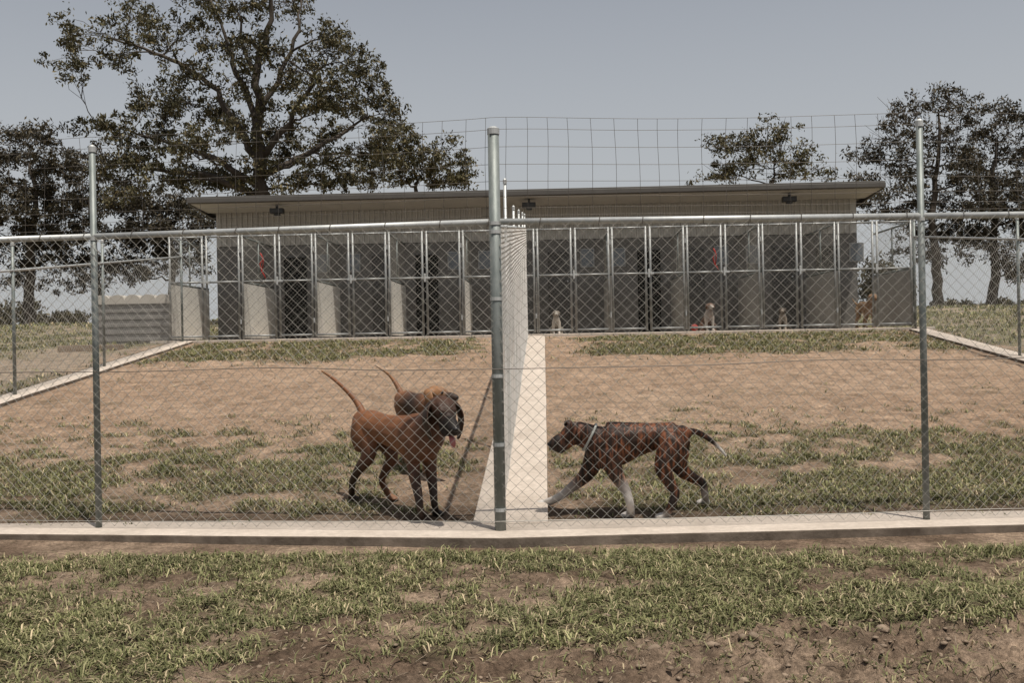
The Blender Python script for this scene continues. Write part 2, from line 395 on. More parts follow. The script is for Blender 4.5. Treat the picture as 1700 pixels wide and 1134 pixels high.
for xe in (RX0-.03,RX1+.003):
    za,zb=3.64,3.11
    g=MB(); g.add([(xe,EY,za),(xe+.027,EY,za),(xe+.027,24.6,zb),(xe,24.6,zb),(xe,EY,za+.13),(xe+.027,EY,za+.13),(xe+.027,24.6,zb+.15),(xe,24.6,zb+.15)],[(3,2,1,0),(4,5,6,7),(0,1,5,4),(1,2,6,5),(2,3,7,6),(3,0,4,7)]); g.obj('barge_board',m_fascia,roof)
so=MB(); so.add([(RX0+.01,EY,3.65),(RX1-.01,EY,3.65),(RX1-.01,18.46,3.61),(RX0+.01,18.46,3.61),(RX0+.01,EY,3.66),(RX1-.01,EY,3.66),(RX1-.01,18.46,3.62),(RX0+.01,18.46,3.62)],[(3,2,1,0),(4,5,6,7),(0,1,5,4),(1,2,6,5),(2,3,7,6),(3,0,4,7)]); so.obj('soffit',m_soffit,roof)
for px in (460,878,1310):
    y0=17.75; p=PX(px,y0,3.56); x=p.x
    f=MB(); f.box((x-.12,y0-.08,3.48),(x+.12,y0+.06,3.57)); f.box((x-.02,y0-.03,3.57),(x+.02,y0+.01,3.64)); f.box((x-.05,y0-.05,3.445),(x+.05,y0+.05,3.478))
    fo=f.obj('floodlight',m_black,kb,bevel=.006)
    l=MB(); l.box((x-.105,y0-.088,3.49),(x+.105,y0-.082,3.55)); l.obj('lens',m_black,fo)
SP=1.234; RX=-6.29
for i in range(10):
    x=RX+i*SP
    o_=.62 if i%2==0 else .2
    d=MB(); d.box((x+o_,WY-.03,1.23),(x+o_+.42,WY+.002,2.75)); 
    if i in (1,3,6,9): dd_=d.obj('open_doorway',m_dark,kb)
    else:
        dd_=d.obj('door',m_door,kb,bevel=.004)
        h=MB(); h.tube([(x+o_+.36,WY-.07,2.2),(x+o_+.36,WY-.03,2.2)],.015,8); h.obj('door_handle',m_galv,dd_)
    if i not in(0,):
        xo=x+(.14 if i%2==0 else .8)
        wd=MB(); wd.box((xo,WY-.018,2.45),(xo+.26,WY-.0,2.8)); wo=wd.obj('window',m_kfr,kb)
        pn=MB(); pn.box((xo+.02,WY-.024,2.47),(xo+.24,WY-.0185,2.78)); pn.obj('pane',m_glass,wo)
# ------------------------------------------------------------ kennel runs
HK=1.75
def shade_left_faces(o):  # left faces, turned from the sun, take the sheet colour with shade painted in
    o.data.materials.append(m_part_shade)
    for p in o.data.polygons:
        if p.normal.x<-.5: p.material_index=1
def run_proto():
    root=thing('kennel_run','',"kennel run",(0,0,0),'kennel runs along the front of the building')
    def frame(x0,x1,name,m=m_kfr,r=.019,y=0):
        b=MB(); b.tube([(x0,y,.02),(x0,y,HK)],r,8); b.tube([(x1,y,.02),(x1,y,HK)],r,8)
        for z in (.06,.97,HK-.02): b.tube([(x0,y,z),(x1,y,z)],r*.9,8)
        return b.obj(name,m,root,True)
    def cl(x0,x1,par,name,y=-.006):
        V,Fc=chain([(x0,y,.0),(x1,y,.0)],HK-.03,.035,.0013,3,.06,.001); obj(name,V,Fc,m_wirek,par)
    fp=frame(.02,.57,'front_panel'); cl(.03,.56,fp,'panel_mesh')
    gt=frame(.645,1.19,'gate'); cl(.655,1.18,gt,'gate_mesh')
    lt=MB(); lt.box((.555,-.05,.95),(.70,-.022,.985)); lt.box((.60,-.065,.90),(.63,-.052,1.04)); lt.obj('latch',m_galv,gt,bevel=.003)
    for z in (.3,1.5):
        hg=MB(); hg.tube([(1.215,-.015,z-.04),(1.215,-.015,z+.04)],.014,8); hg.obj('hinge',m_galv,gt)
    pw=MB(); pw.box((-.012,.03,.03),(.012,1.97,.95)); shade_left_faces(pw.obj('partition_wall',m_part,root))
    pf=MB()
    for z in (.97,HK-.02): pf.tube([(0,.02,z),(0,1.97,z)],.017,8)
    pf.tube([(0,1.0,.97),(0,1.0,HK)],.015,8); pfo=pf.obj('partition_frame',m_post,root,True)
    V,Fc=chain([(0,.03,0),(0,1.96,0)],HK-.03,.035,.0013,3,.98,.001); obj('partition_mesh',V,Fc,m_wirek,pfo)
    return root
def copy_tree(o,parent=None):
    c=o.copy(); COL.objects.link(c)
    if parent: c.parent=parent
    for ch in list(o.children): copy_tree(ch,c)
    return c
lab=['kennel run at the far left end with pale sunlit side wall','second kennel run from the left end, a red lead hanging on its front','third kennel run from the left end, pale side wall showing',
 'fourth kennel run from the left end, with a dark open doorway behind','fifth kennel run from the left end, just left of the dividing fence','kennel run just right of the dividing fence with a pale dog sitting inside',
 'seventh kennel run from the left end, with dark open doorway behind','kennel run holding a brown and white dog and a red ball','ninth kennel run from the left end, with a dark dog behind its mesh','kennel run at the far right end with a tan dog standing inside']
pr=run_proto()
runs=[pr]+[copy_tree(pr) for _ in range(9)]
for i,o in enumerate(runs):
    o.location=(RX+i*SP,16.5,1.215); o['label']=lab[i]
e=thing('kennel_end_panel','solid lower and mesh upper end wall closing the right end of the kennel runs','panel',(RX+10*SP,16.5,1.215))
q=MB(); x=RX+10*SP; q.box((x-.012,16.53,1.245),(x+.012,18.47,2.165)); shade_left_faces(q.obj('partition_wall',m_part,e))
q=MB(); 
for z in (.97,HK-.02): q.tube([(x,16.5,1.215+z),(x,18.47,1.215+z)],.017,8)
q.tube([(x,16.5,1.2),(x,16.5,1.215+HK)],.02,8); q.tube([(x,17.5,2.18),(x,17.5,2.96)],.015,8); eo=q.obj('partition_frame',m_post,e,True)
V,Fc=chain([(x,16.53,1.215),(x,18.46,1.215)],HK-.03,.035,.0013,3,.98,.001); obj('partition_mesh',V,Fc,m_wirek,eo)
def lead(px,py0,py1,label):
    b=MB()
    pts=[P(px+4*math.sin(k*1.1)+ (3 if k>3 else -2),py0+(py1-py0)*k/7,16.45) for k in range(8)]
    b.tube(pts,.009,6); b.tube([pts[0]+Vector((0,0,.0)),pts[0]+Vector((.05,0,-.1)),pts[0]+Vector((.03,0,-.3))],.008,6)
    tag(b.obj('dog_lead',m_red,None,True),label,'lead')
lead(434,420,462,'red lead hanging on the second kennel run from the left')
lead(1186,412,448,'red lead hanging on the mesh above the brown and white dog')
def ico(c,r,m,name,parent=None,sub=2):
    import bmesh
    bm=bmesh.new(); bmesh.ops.create_icosphere(bm,subdivisions=sub,radius=1)
    V=[(c[0]+v.co.x*r[0],c[1]+v.co.y*r[1],c[2]+v.co.z*r[2]) for v in bm.verts]; Fq=[tuple(v.index for v in f.verts) for f in bm.faces]; bm.free()
    return obj(name,V,Fq,m,parent,True)
bp=P(1153,541,16.7); tag(ico((bp.x,16.7,1.215+.06),(.06,.06,.06),m_red,'ball',None,3),'small red ball on the kennel floor near the brown and white dog','ball')
# ------------------------------------------------------------ tank, sleeper
tk=thing('storage_tank','low grey slatted tank with pale scalloped top left of the kennel','tank',(-7.2,17.3,1.15))
TX0,TX1,TY0,TY1=-7.75,-6.42,16.9,18.2
b=MB()
nseg=5; wseg=(TX1-TX0)/nseg
V=[];zt=1.93
prof=[]
for i in range(nseg):
    for k in range(9):
        a=math.pi*k/8; prof.append((TX0+wseg*(i+.5)-wseg*.5*math.cos(a),zt+.1*math.sin(a)))
for y in (TY0,TY1):
    V+=[(x,y,z) for x,z in prof]+[(x,y,zt-.06) for x,z in prof]
n=len(prof); Fq=[]
for i in range(n-1):
    Fq+=[(i,i+1,2*n+i+1,2*n+i),(n+i,n+i+1,i+1,i),(2*n+i,2*n+i+1,3*n+i+1,3*n+i)]
b.add(V,Fq); b.obj('scalloped_top',m_tanktop,tk)
b=MB()
k=0;z=1.1
while z<zt-.08:
    b.box((TX0+.01,TY0+.01+.012*(k%2),z),(TX1-.01,TY1-.01-.012*(k%2),z+.06)); z+=.062;k+=1
b.obj('tank_body',m_tank,tk,bevel=.006)
s0=G(95,583); b=MB(); b.box((s0.x,s0.y,s0.z-.05),(s0.x+1.0,s0.y+.2,s0.z+.09)); tag(b.obj('timber_sleeper',m_wood,bevel=.01),'weathered timber sleeper on the bare ground in front of the grey tank','sleeper')
# ------------------------------------------------------------ trees
def leaves(centers,radii,counts,size,cols,droop=.5):
    C=np.repeat(np.array(centers),counts,axis=0); Rr=np.repeat(np.array(radii),counts,axis=0); n=len(C)
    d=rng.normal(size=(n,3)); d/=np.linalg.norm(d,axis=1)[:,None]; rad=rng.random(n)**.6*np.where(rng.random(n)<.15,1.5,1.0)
    pos=C+d*Rr*rad[:,None]
    ax=rng.normal(size=(n,3)); ax[:,2]-=droop*1.5; ax/=np.linalg.norm(ax,axis=1)[:,None]
    o=rng.normal(size=(n,3)); w=np.cross(ax,o); w/=np.linalg.norm(w,axis=1)[:,None]
    s=size*(.6+.8*rng.random(n))[:,None]
    V=np.stack([pos-ax*s*.5,pos+w*s*.2,pos+ax*s*.5,pos-w*s*.2],1).reshape(-1,3)
    F=np.arange(n*4).reshape(-1,4)
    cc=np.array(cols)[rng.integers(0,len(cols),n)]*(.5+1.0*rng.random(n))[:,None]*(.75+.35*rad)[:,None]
    return V,F,np.repeat(cc,4,axis=0)
def tree(label,trunk,clumps,d,r0,size=.15,dens=1.0,cols=None,group=None,name='gum_tree',bare=0,spread=2.5,limbs=()):
    cols=cols or [(.070,.066,.031),(.094,.085,.041),(.044,.042,.021),(.13,.108,.058)]
    k=d/FP
    bx=P(trunk[0][0],trunk[0][1],d); gz=float(zg(bx.x,d)); 
    root=thing(name,label,'tree',(bx.x,d,gz),group)
    def poly(T,ra,rb,jit):
        out=[];rs=[];N=(len(T)-1)*4
        for s,(a,b) in enumerate(zip(T,T[1:])):
            for i in range(4):
                q=a.lerp(b,i/4); f=(s*4+i)/N
                j=jit if (i or s) else 0
                out.append(q+Vector((random.uniform(-j,j),random.uniform(-j,j),random.uniform(-j,j)*.3))); rs.append(ra*(1-f)+rb*f)
        out.append(T[-1]); rs.append(rb); return out,rs
    W=MB(); nodes=[]
    T=[Vector((bx.x,d,gz-.2))]+[P(x,y,d+random.uniform(-.2,.2)) for x,y in trunk]
    pts,rs=poly(T,r0*1.1,r0*.2,r0*.35); rs[0]*=1.3; W.tube(pts,rs,9)
    nodes+= [(p,r) for p,r in zip(pts[3:],rs[3:])]
    for lm in limbs:
        off=random.uniform(-spread,spread)*.8; n=len(lm)-1
        Tl=[P(x,y,d+off*(i/n)) for i,(x,y) in enumerate(lm)]
        near=min(nodes,key=lambda q:(q[0]-Tl[0]).length); Tl[0]=near[0]
        pts,rs=poly(Tl,min(near[1]*.7,r0*.5),r0*.1,r0*.35); W.tube(pts,rs,7); nodes+=[(p,r) for p,r in zip(pts[2:],rs[2:])]
    cl=[]
    for (cx,cy,rx,ry) in clumps:
        c0=P(cx,cy,d); near=min(nodes,key=lambda q:math.hypot(q[0].x-c0.x,q[0].z-c0.z))
        off=(near[0].y-d)*.7+random.uniform(-spread,spread)*.7
        cl.append((P(cx,cy,d+off),rx*k*1.08,ry*k*1.1))
    cl.sort(key=lambda q:min((q[0]-nn_[0]).length for nn_ in nodes))
    cen=[];rr=[];cnt=[]
    for c,Rx,Rz in cl:
        best=None
        for (p,r) in nodes:
            v=c-p; ln_=v.length
            if ln_<.3: continue
            cost=ln_+max(0,-v.z)*2.5+ (0.6 if r<.025 else 0)
            if best is None or cost<best[0]: best=(cost,p,r)
        _,s,rs0=best; r1=max(.018,min(rs0*.65,.022+.016*(c-s).length))
        v=c-s; mid=s+v*.5+Vector((random.uniform(-.25,.25),random.uniform(-.25,.25),random.uniform(-.05,.22)))*min(1.5,v.length*.5)
        pts=[]
        for i in range(8):
            t=i/7; q=s*(1-t)**2+mid*2*t*(1-t)+c*t*t
            if 0<i<7: q=q+Vector((random.uniform(-1,1),random.uniform(-1,1),random.uniform(-1,1)))*.06*min(1.5,v.length)
            pts.append(q)
        rad=[r1*(1-.7*i/7) for i in range(8)]
        W.tube(pts,rad,6); nodes+=[(p,r) for p,r in zip(pts[2:],rad[2:])]
        ns=int(max(8,30*Rx*Rz*dens))
        for q in range(ns):
            dv=Vector((random.gauss(0,1),random.gauss(0,1),random.gauss(0,1))).normalized()*(random.random()**.45*random.choice([1,1,1,1.25]))
            sc=c+Vector((dv.x*Rx,dv.y*max(Rx,Rz)*.9,dv.z*Rz))
            st=pts[random.choice([3,4,5,6,7])]
            m_=st.lerp(sc,.5)+Vector((random.uniform(-.15,.15),random.uniform(-.15,.15),random.uniform(-.05,.2)))
            W.tube([st,m_,sc],[max(.009,r1*.25),.009,.006],3,False)
            if random.random()<bare: 
                for _ in range(4):
                    W.tube([m_,sc+Vector((random.uniform(-.4,.4),random.uniform(-.3,.3),random.uniform(.1,.6)))],[.008,.005],3,False)
                continue
            for _ in range(2):
                e_=sc+Vector((random.uniform(-.3,.3),random.uniform(-.3,.3),random.uniform(-.15,.25)))
                cen.append(e_); s_=random.uniform(.13,.32); rr.append((s_*1.1,s_*1.1,s_*.8)); cnt.append(int(random.uniform(18,58)))
    W.obj('trunk',m_bark,root,True)
    V,F,cc=leaves([tuple(c) for c in cen],rr,np.array(cnt),size,cols)
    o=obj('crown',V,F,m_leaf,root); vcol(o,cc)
    return root
big=[(150,52,50,22),(112,88,28,26),(125,120,25,15),(200,88,42,26),(232,28,42,28),(262,72,36,28),(335,5,45,22),(395,15,55,30),(465,5,50,28),(365,75,45,30),(305,125,42,26),(255,150,40,22),(410,70,40,26),(360,-50,80,30),(440,-60,70,30),
(540,85,48,30),(592,100,34,28),(560,140,50,30),(605,165,40,26),(645,190,30,20),(520,185,45,28),(585,215,45,24),(640,235,30,20),(545,60,25,20),(310,50,34,26),(455,75,34,28),(500,120,30,24),(240,180,34,18),(300,165,36,20),(440,180,34,26),(620,130,26,20),
(400,135,36,28),(345,180,50,30),(275,205,52,28),(205,215,48,22),(160,208,24,14),(225,262,52,28),(320,255,50,30),(395,235,36,32),(475,255,45,28),(545,270,45,22),(350,305,55,25),(270,300,50,28),(190,275,30,20),(480,130,32,26),(500,305,50,18),(430,290,45,22),(530,235,40,22),(375,205,40,22),(600,260,35,20),
(470,215,38,24),(310,285,50,24),(390,290,45,24),(580,290,45,18),(230,240,44,22),(200,320,40,22),(420,320,40,20),(545,305,45,16),(635,265,34,18),(570,180,38,22)]
tree('tallest spreading gum tree with open crown rising behind the left end of the roof',[(436,480),(434,330),(428,262),(432,200),(424,120),(444,50),(456,-30)],big,30,.25,.125,.95,spread=2.4,
     limbs=[[(428,285),(395,215),(360,150),(300,105),(240,80),(170,60)],[(430,215),(395,120),(370,60),(350,0)],[(434,270),(480,205),(515,140),(545,95)],[(432,300),(500,262),(560,225),(610,190)],[(430,310),(370,268),(300,240),(220,220)],[(424,130),(400,75),(395,20)],[(430,180),(470,120),(495,50),(500,0)],[(431,320),(350,290),(270,285),(190,270)]])
tree('rounded gum tree behind the roof just right of the tallest tree',[(690,470),(692,330),(690,290)],[(640,255,36,22),(680,245,38,24),(720,250,34,22),(748,272,30,20),(766,292,22,12),(700,280,42,22),(650,290,42,20),(610,285,34,20),(725,298,38,14),(590,300,30,14),(665,225,26,14),(765,300,20,8)],38,.2,.14,.95,spread=1.5)
dk_=[(.045,.039,.024),(.06,.05,.031),(.032,.028,.019),(.082,.068,.044)]
tree('dark gum tree at the far left edge',[(48,500),(52,420),(60,330),(50,270)],[(30,222,40,18),(75,235,30,18),(15,262,35,25),(70,275,45,28),(25,310,45,28),(85,325,45,28),(45,365,55,28),(10,400,40,28),(90,395,45,28),(50,430,45,25),(-30,300,40,50),(-40,370,40,40),(40,465,50,18)],33,.2,.125,1.4,dk_,spread=2)
tree('leaning gum tree between the left edge and the tallest tree',[(160,500),(158,430),(150,350),(160,290)],[(150,262,32,22),(120,285,28,20),(180,300,36,22),(135,335,38,25),(195,345,40,25),(150,380,42,25),(210,395,38,25),(120,430,35,22),(180,440,40,25),(230,330,30,22),(100,350,30,22),(140,465,40,18)],35,.18,.125,1.4,dk_,spread=1.6)
tree('dark low gum tree behind the left end of the kennels',[(285,500),(290,430),(280,370)],[(260,345,40,22),(310,350,40,22),(240,385,35,25),(290,390,45,28),(335,380,30,22),(255,430,38,25),(310,430,40,25),(225,455,28,18)],36,.18,.13,1.5,dk_,spread=1.6)
tree('small open gum tree showing above the right part of the roof',[(1275,470),(1280,330),(1285,280)],[(1195,235,28,11),(1225,240,28,12),(1265,230,28,14),(1298,222,22,14),(1290,255,40,16),(1250,272,44,15),(1205,282,34,10),(1330,268,30,14),(1350,288,26,10),(1185,294,24,7),(1300,288,40,12)],34,.13,.12,1.1,bare=.15,spread=1.3)
tree('tall dark feathery tree just left of the right fence post, bare twigs at its top',[(1556,500),(1555,430),(1548,360),(1556,280),(1558,190)],[(1500,185,28,20),(1535,168,28,20),(1575,172,30,20),(1608,190,26,20),(1470,225,32,22),(1520,225,38,24),(1575,235,34,25),(1445,262,28,18),(1490,275,40,24),(1545,285,36,25),(1430,300,24,16),(1475,320,34,20),(1520,335,36,24),(1575,330,34,26),(1545,390,36,24),(1500,378,34,20),(1585,395,30,24),(1600,260,34,26),(1600,300,32,24),(1440,340,26,16),(1470,360,30,18),(1510,420,30,18),(1560,430,30,18)],33,.19,.115,1.3,dk_,bare=.28,spread=1.8)
tree('dark bushy gum tree at the right edge of the view',[(1648,500),(1652,420),(1645,330),(1655,240)],[(1662,188,28,14),(1690,205,28,18),(1640,225,28,22),(1680,250,34,24),(1625,275,30,22),(1660,300,38,26),(1700,310,36,30),(1615,340,32,26),(1655,360,38,26),(1700,380,36,28),(1630,410,34,24),(1680,430,36,24),(1735,270,40,50),(1745,360,40,50),(1610,385,30,24),(1690,345,34,26),(1700,450,30,18)],34,.2,.12,1.4,dk_,bare=.05,spread=1.8)
def shrub(label,px,py,w,h,d,col=None,group=None):
    k=d/FP; g0=P(px,py,d); gz=float(zg(g0.x,d)); root=thing('shrub',label,'shrub',(g0.x,d,gz),group)
    W=MB(); cen=[];rr=[];cnt=[]
    for i in range(14):
        c=Vector((g0.x+random.uniform(-.5,.5)*w*k,d+random.uniform(-.5,.5)*w*k*.6,gz+h*k*random.uniform(.25,.95)))
        W.tube([(g0.x+random.uniform(-.1,.1),d,gz-.1),c],[.05,.015],5); cen.append(tuple(c)); s=h*k*random.uniform(.22,.36); rr.append((s*1.2,s*1.2,s*.8)); cnt.append(220)
    W.obj('stem',m_bark,root,True); V,F,cc=leaves(cen,rr,np.array(cnt),.14*d/30,col or [(.06,.055,.032),(.08,.07,.04)])
    o=obj('foliage',V,F,m_leaf,root); vcol(o,cc)
shrub('low olive shrub behind the right end of the kennels',1465,480,60,70,31)
for px,w_,h,d,l in ((20,90,55,52,'dark shrub on the skyline at the left edge'),(95,80,40,55,'low round shrub on the skyline left of the left fence post'),(205,70,50,50,'skyline shrub showing above the grey tank'),(1600,80,30,58,'low shrub on the skyline between the two right trees'),(1690,70,34,56,'low shrub on the skyline at the right edge')):
    shrub(l,px,520,w_,h,d)
# ------------------------------------------------------------ grass
def blades(cx,cy,nb,hmin,hmax,wid,spr):
    n=len(cx)*nb
    X=np.repeat(cx,nb)+rng.normal(size=n)*spr; Y=np.repeat(cy,nb)+rng.normal(size=n)*spr
    Z=zg(X,Y)-.004
    a=rng.random(n)*2*np.pi; lean=.4+1.2*rng.random(n); h=hmin+(hmax-hmin)*rng.random(n)**1.5
    h*=np.repeat(.6+.8*rng.random(len(cx)),nb)
    dx=np.cos(a);dy=np.sin(a); w=wid*(.6+.8*rng.random(n))
    p0=np.stack([X,Y,Z],-1); up=np.array([0,0,1.])
    D=np.stack([dx,dy,0*dx],-1); Sd=np.stack([-dy,dx,0*dx],-1)*w[:,None]*.5
    m1=p0+D*(h*lean*.45)[:,None]+up*(h*.62)[:,None]; m2=p0+D*(h*lean*1.2)[:,None]+up*(h*(1.0-.4*lean))[:,None]
    V=np.stack([p0-Sd,p0+Sd,m1+Sd,m1-Sd,m2+Sd*.15,m2-Sd*.15],1).reshape(-1,3)
    b=np.arange(n)[:,None]*6
    F=np.concatenate([b+np.array([[0,1,2,3]]),b+np.array([[3,2,4,5]])])
    pal=np.array([(.138,.142,.064),(.185,.182,.09),(.09,.096,.042),(.26,.24,.135),(.40,.325,.215)]); pr_=[.29,.25,.19,.15,.12]
    ct=pal[rng.choice(5,n,p=pr_)]; tuft=np.repeat(.6+.8*rng.random(len(cx)),nb)[:,None]
    return V,F,np.repeat(ct*tuft,6,axis=0)
def scatter(x0,x1,y0,y1,num,pw=1.0,mn=.03):
    x=x0+(x1-x0)*rng.random(num); y=y0+(y1-y0)*rng.random(num); m,_=grass_mask(x,y)
    k=rng.random(num)<np.maximum(m,mn)**pw*((y<5.5)|(y>6.12)); k&=~((x>-.52)&(x<.05)&(y>5.5))
    return x[k],y[k]
parts=[]
for a,(nb,h0,h1,w_,sp) in (((-3.4,3.4,3.1,5.48,23000,1.1,.09),(9,.012,.054,.0048,.021)),((-6,-3.4,3.1,5.5,2500),(10,.015,.06,.008,.025)),((3.4,6,3.1,5.5,2500),(10,.015,.06,.008,.025)),
        ((-5.85,5.85,6.1,9.8,26000,1.1),(9,.012,.058,.006,.027)),((-5.85,5.85,9,12.5,2200),(6,.012,.04,.007,.03)),((-5.8,5.8,13.2,16.4,9000),(8,.02,.06,.009,.04)),
        ((-16,-6.25,6,26,7000),(8,.03,.09,.014,.05)),((6.25,16,6,26,8000),(8,.03,.09,.014,.05)),((-26,26,24,40,9000),(6,.05,.13,.03,.08))):
    x,y=scatter(*a); parts.append(blades(x,y,nb,h0,h1,w_,sp))
off=0;Vs=[];Fs=[];Cs=[]
for V,F,c in parts: Vs.append(V);Fs.append(F+off);Cs.append(c);off+=len(V)
go=obj('grass',np.concatenate(Vs),np.concatenate(Fs),m_grass); vcol(go,np.concatenate(Cs)); tag(go,'patchy short olive grass growing in tufts over bare soil','grass',kind='stuff')
import bmesh
bm=bmesh.new(); bmesh.ops.create_icosphere(bm,subdivisions=1,radius=1); IV=np.array([v.co[:] for v in bm.verts]); IF=np.array([[v.index for v in f.verts] for f in bm.faces]); bm.free()
Vs=[];Fs=[];off=0
def clods(n,x0,x1,y0,y1,smin,smax,cond):
    global off
    c=0
    while c<n:
        x=random.uniform(x0,x1);y=random.uniform(y0,y1)
        if not cond(x,y): c+=.2; continue
        c+=1
        s=smin+(smax-smin)*random.random()**4; q=IV*(1+.6*(rng.random((len(IV),1))-.5))*np.array([s*random.uniform(.8,1.5),s*random.uniform(.7,1.2),s*random.uniform(.4,.7)])
        a=random.random()*6.28; ca,sa=math.cos(a),math.sin(a)
        q=np.stack([q[:,0]*ca-q[:,1]*sa,q[:,0]*sa+q[:,1]*ca,q[:,2]],-1)+np.array([x,y,float(zg(x,y))+s*.1])
        Vs.append(q);Fs.append(IF+off);off+=len(q)
clods(6500,-2.6,3.0,3.1,5.45,.002,.013,lambda x,y: random.random()<(1.0 if (x>.3 and y<4.3) else .45))
clods(110,.1,2.6,3.2,4.4,.008,.03,lambda x,y:True)
clods(1500,-5,5,6.2,14,.003,.013,lambda x,y: not(-.5<x<.05))
co=obj('soil_clods',np.concatenate(Vs),np.concatenate(Fs),m_clod); tag(co,'loose clods and pebbles of dry soil scattered over the ground','soil clods',kind='stuff')
A=[];B=[]
for i in range(2600):
    x=random.uniform(-2.8,2.9);y=random.uniform(3.2,5.4) if random.random()<.7 else random.uniform(6.2,9.5)
    if y>6 and -.5<x<.05: continue
    a=random.random()*6.28;l=random.uniform(.012,.06); z=float(zg(x,y))+.006
    A.append((x,y,z));B.append((x+math.cos(a)*l,y+math.sin(a)*l,z+random.uniform(0,.015)))
V,Fc=prisms(A,B,.0014,3); tag(obj('dry_straw',V,Fc,m_stick),'dry straw and twigs lying on the soil','straw',kind='stuff')
# ------------------------------------------------------------ dogs
def fur(name,stripe=False):
    if stripe: return mat(name,(.24,.22,.21),(2.7,1.9,1.45),scale=24,rough=.55,bump=.3,bscale=260,attr='col',spec=.3,stretch=(2.2,1,.4),bdist=.004,lo=.46,hi=.64,detail=5,pale=True)
    return mat(name,(.7,.7,.7),(1.2,1.17,1.15),scale=14,rough=.55,bump=.35,bscale=260,attr='col',spec=.3,bdist=.004)
m_fur=fur('short_fur'); m_brin=fur('brindle_fur',True)
m_eye=mat('dark_eye',(.01,.008,.006),(.012,.01,.008),rough=.1,spec=.6); m_nose=mat('black_nose',(.012,.01,.01),(.02,.018,.018),rough=.35)
m_tongue=mat('pink_tongue',(.36,.12,.11),(.42,.15,.14),rough=.4); m_collar=mat('pale_collar_band',(.30,.31,.29),(.38,.39,.37),rough=.6)
class Dog:
    def __init__(s,side): s.mb=MB(); s.smp=[]; s.side=Vector(side).normalized()
    def loft(s,pts,sizes,cols,sub=4,n=14,side=None):
        sd=side or s.side; P_=[Vector(p) for p in pts]; N=len(P_)
        if not isinstance(cols,list): cols=[cols]*N
        def cr(a,b,c,d,t): return .5*((2*b)+(c-a)*t+(2*a-5*b+4*c-d)*t*t+(3*b-a-3*c+d)*t**3)
        Q=[];Z=[];Cc=[]
        sz=[Vector((a[0],a[1],0)) if hasattr(a,'__len__') else Vector((a,a,0)) for a in sizes]; cl=[Vector(c) for c in cols]
        for i in range(N-1):
            for k in range(sub):
                t=k/sub; g=lambda L_:cr(L_[max(i-1,0)],L_[i],L_[i+1],L_[min(i+2,N-1)],t)
                Q.append(g(P_));Z.append(g(sz));Cc.append(cl[i].lerp(cl[i+1],t))
        Q.append(P_[-1]);Z.append(sz[-1]);Cc.append(cl[-1])
        t0=(Q[0]-Q[1]).normalized();t1=(Q[-1]-Q[-2]).normalized()
        def cap(q,z,t): m=min(z.x,z.y); return [(q+t*m*.5,z*.85),(q+t*m*.85,z*.5)]
        c0=cap(Q[0],Z[0],t0);c1=cap(Q[-1],Z[-1],t1)
        Q=[c0[1][0],c0[0][0]]+Q+[c1[0][0],c1[1][0]]; Z=[c0[1][1],c0[0][1]]+Z+[c1[0][1],c1[1][1]]; Cc=[Cc[0]]*2+Cc+[Cc[-1]]*2
        V=[];F=[]
        for i,q in enumerate(Q):
            t=(Q[min(i+1,len(Q)-1)]-Q[max(i-1,0)]).normalized(); a=(sd-t*sd.dot(t)).normalized(); b=t.cross(a)
            for k in range(n):
                an=2*math.pi*k/n; V.append(q+a*math.cos(an)*Z[i].x+b*math.sin(an)*Z[i].y)
            s.smp.append((q,max(.01,(Z[i].x+Z[i].y)/2),Cc[i]))
        for i in range(len(Q)-1):
            for k in range(n): F.append((i*n+k,i*n+(k+1)%n,(i+1)*n+(k+1)%n,(i+1)*n+k))
        F.append(tuple(range(n-1,-1,-1)));F.append(tuple((len(Q)-1)*n+k for k in range(n)))
        s.mb.add(V,F)
    def leg(s,pts,sizes,cols,fwd,paw=.026):
        s.loft(pts,sizes,cols)
        f=Vector(pts[-1]); fw=Vector(fwd).normalized()
        c=cols[-1] if isinstance(cols,list) else cols
        s.loft([f-fw*.008,f+fw*.022,f+fw*.045],[(paw*.9,paw*.7),(paw*1.1,paw*.75),(paw*.85,paw*.5)],c)
        sd=fw.cross(Vector((0,0,1)))
        for k in (-1.1,-.38,.38,1.1):
            a=f+fw*(.036-abs(k)*.004)+sd*k*paw*.62
            s.loft([a,a+fw*.022-Vector((0,0,.004))],[(paw*.36,paw*.45),(paw*.3,paw*.34)],c,n=8)
    def finish(s,root,m,vox=.0065,it=4):
        me=mesh_from('tmp',np.array([tuple(v) for v in s.mb.V]),s.mb.F)
        o=bpy.data.objects.new('tmp',me); COL.objects.link(o)
        r=o.modifiers.new('r','REMESH'); r.mode='VOXEL'; r.voxel_size=vox
        q=o.modifiers.new('s','SMOOTH'); q.factor=.5; q.iterations=it
        dg=bpy.context.evaluated_depsgraph_get(); me2=bpy.data.meshes.new_from_object(o.evaluated_get(dg))
        bpy.data.objects.remove(o)
        V=np.zeros(len(me2.vertices)*3,np.float32); me2.vertices.foreach_get('co',V); V=V.reshape(-1,3)
        C=np.array([tuple(a[0]) for a in s.smp]);Rd=np.array([a[1] for a in s.smp]);K=np.array([tuple(a[2]) for a in s.smp])
        D=np.linalg.norm(V[:,None]-C[None],axis=2)/Rd[None]; Wt=np.exp(-3.0*D**2)+1e-9; Wt/=Wt.sum(1)[:,None]; cc=Wt@K
        loc=np.array(wloc(root)); me2.vertices.foreach_set('co',(V-loc).astype(np.float32).ravel())
        me2.materials.clear(); me2.materials.append(m); me2.polygons.foreach_set('use_smooth',np.ones(len(me2.polygons),bool)); me2.update()
        ob=bpy.data.objects.new('body',me2); COL.objects.link(ob); ob.parent=root; vcol(ob,cc); return ob
def up_(v): return Vector((0,0,v))
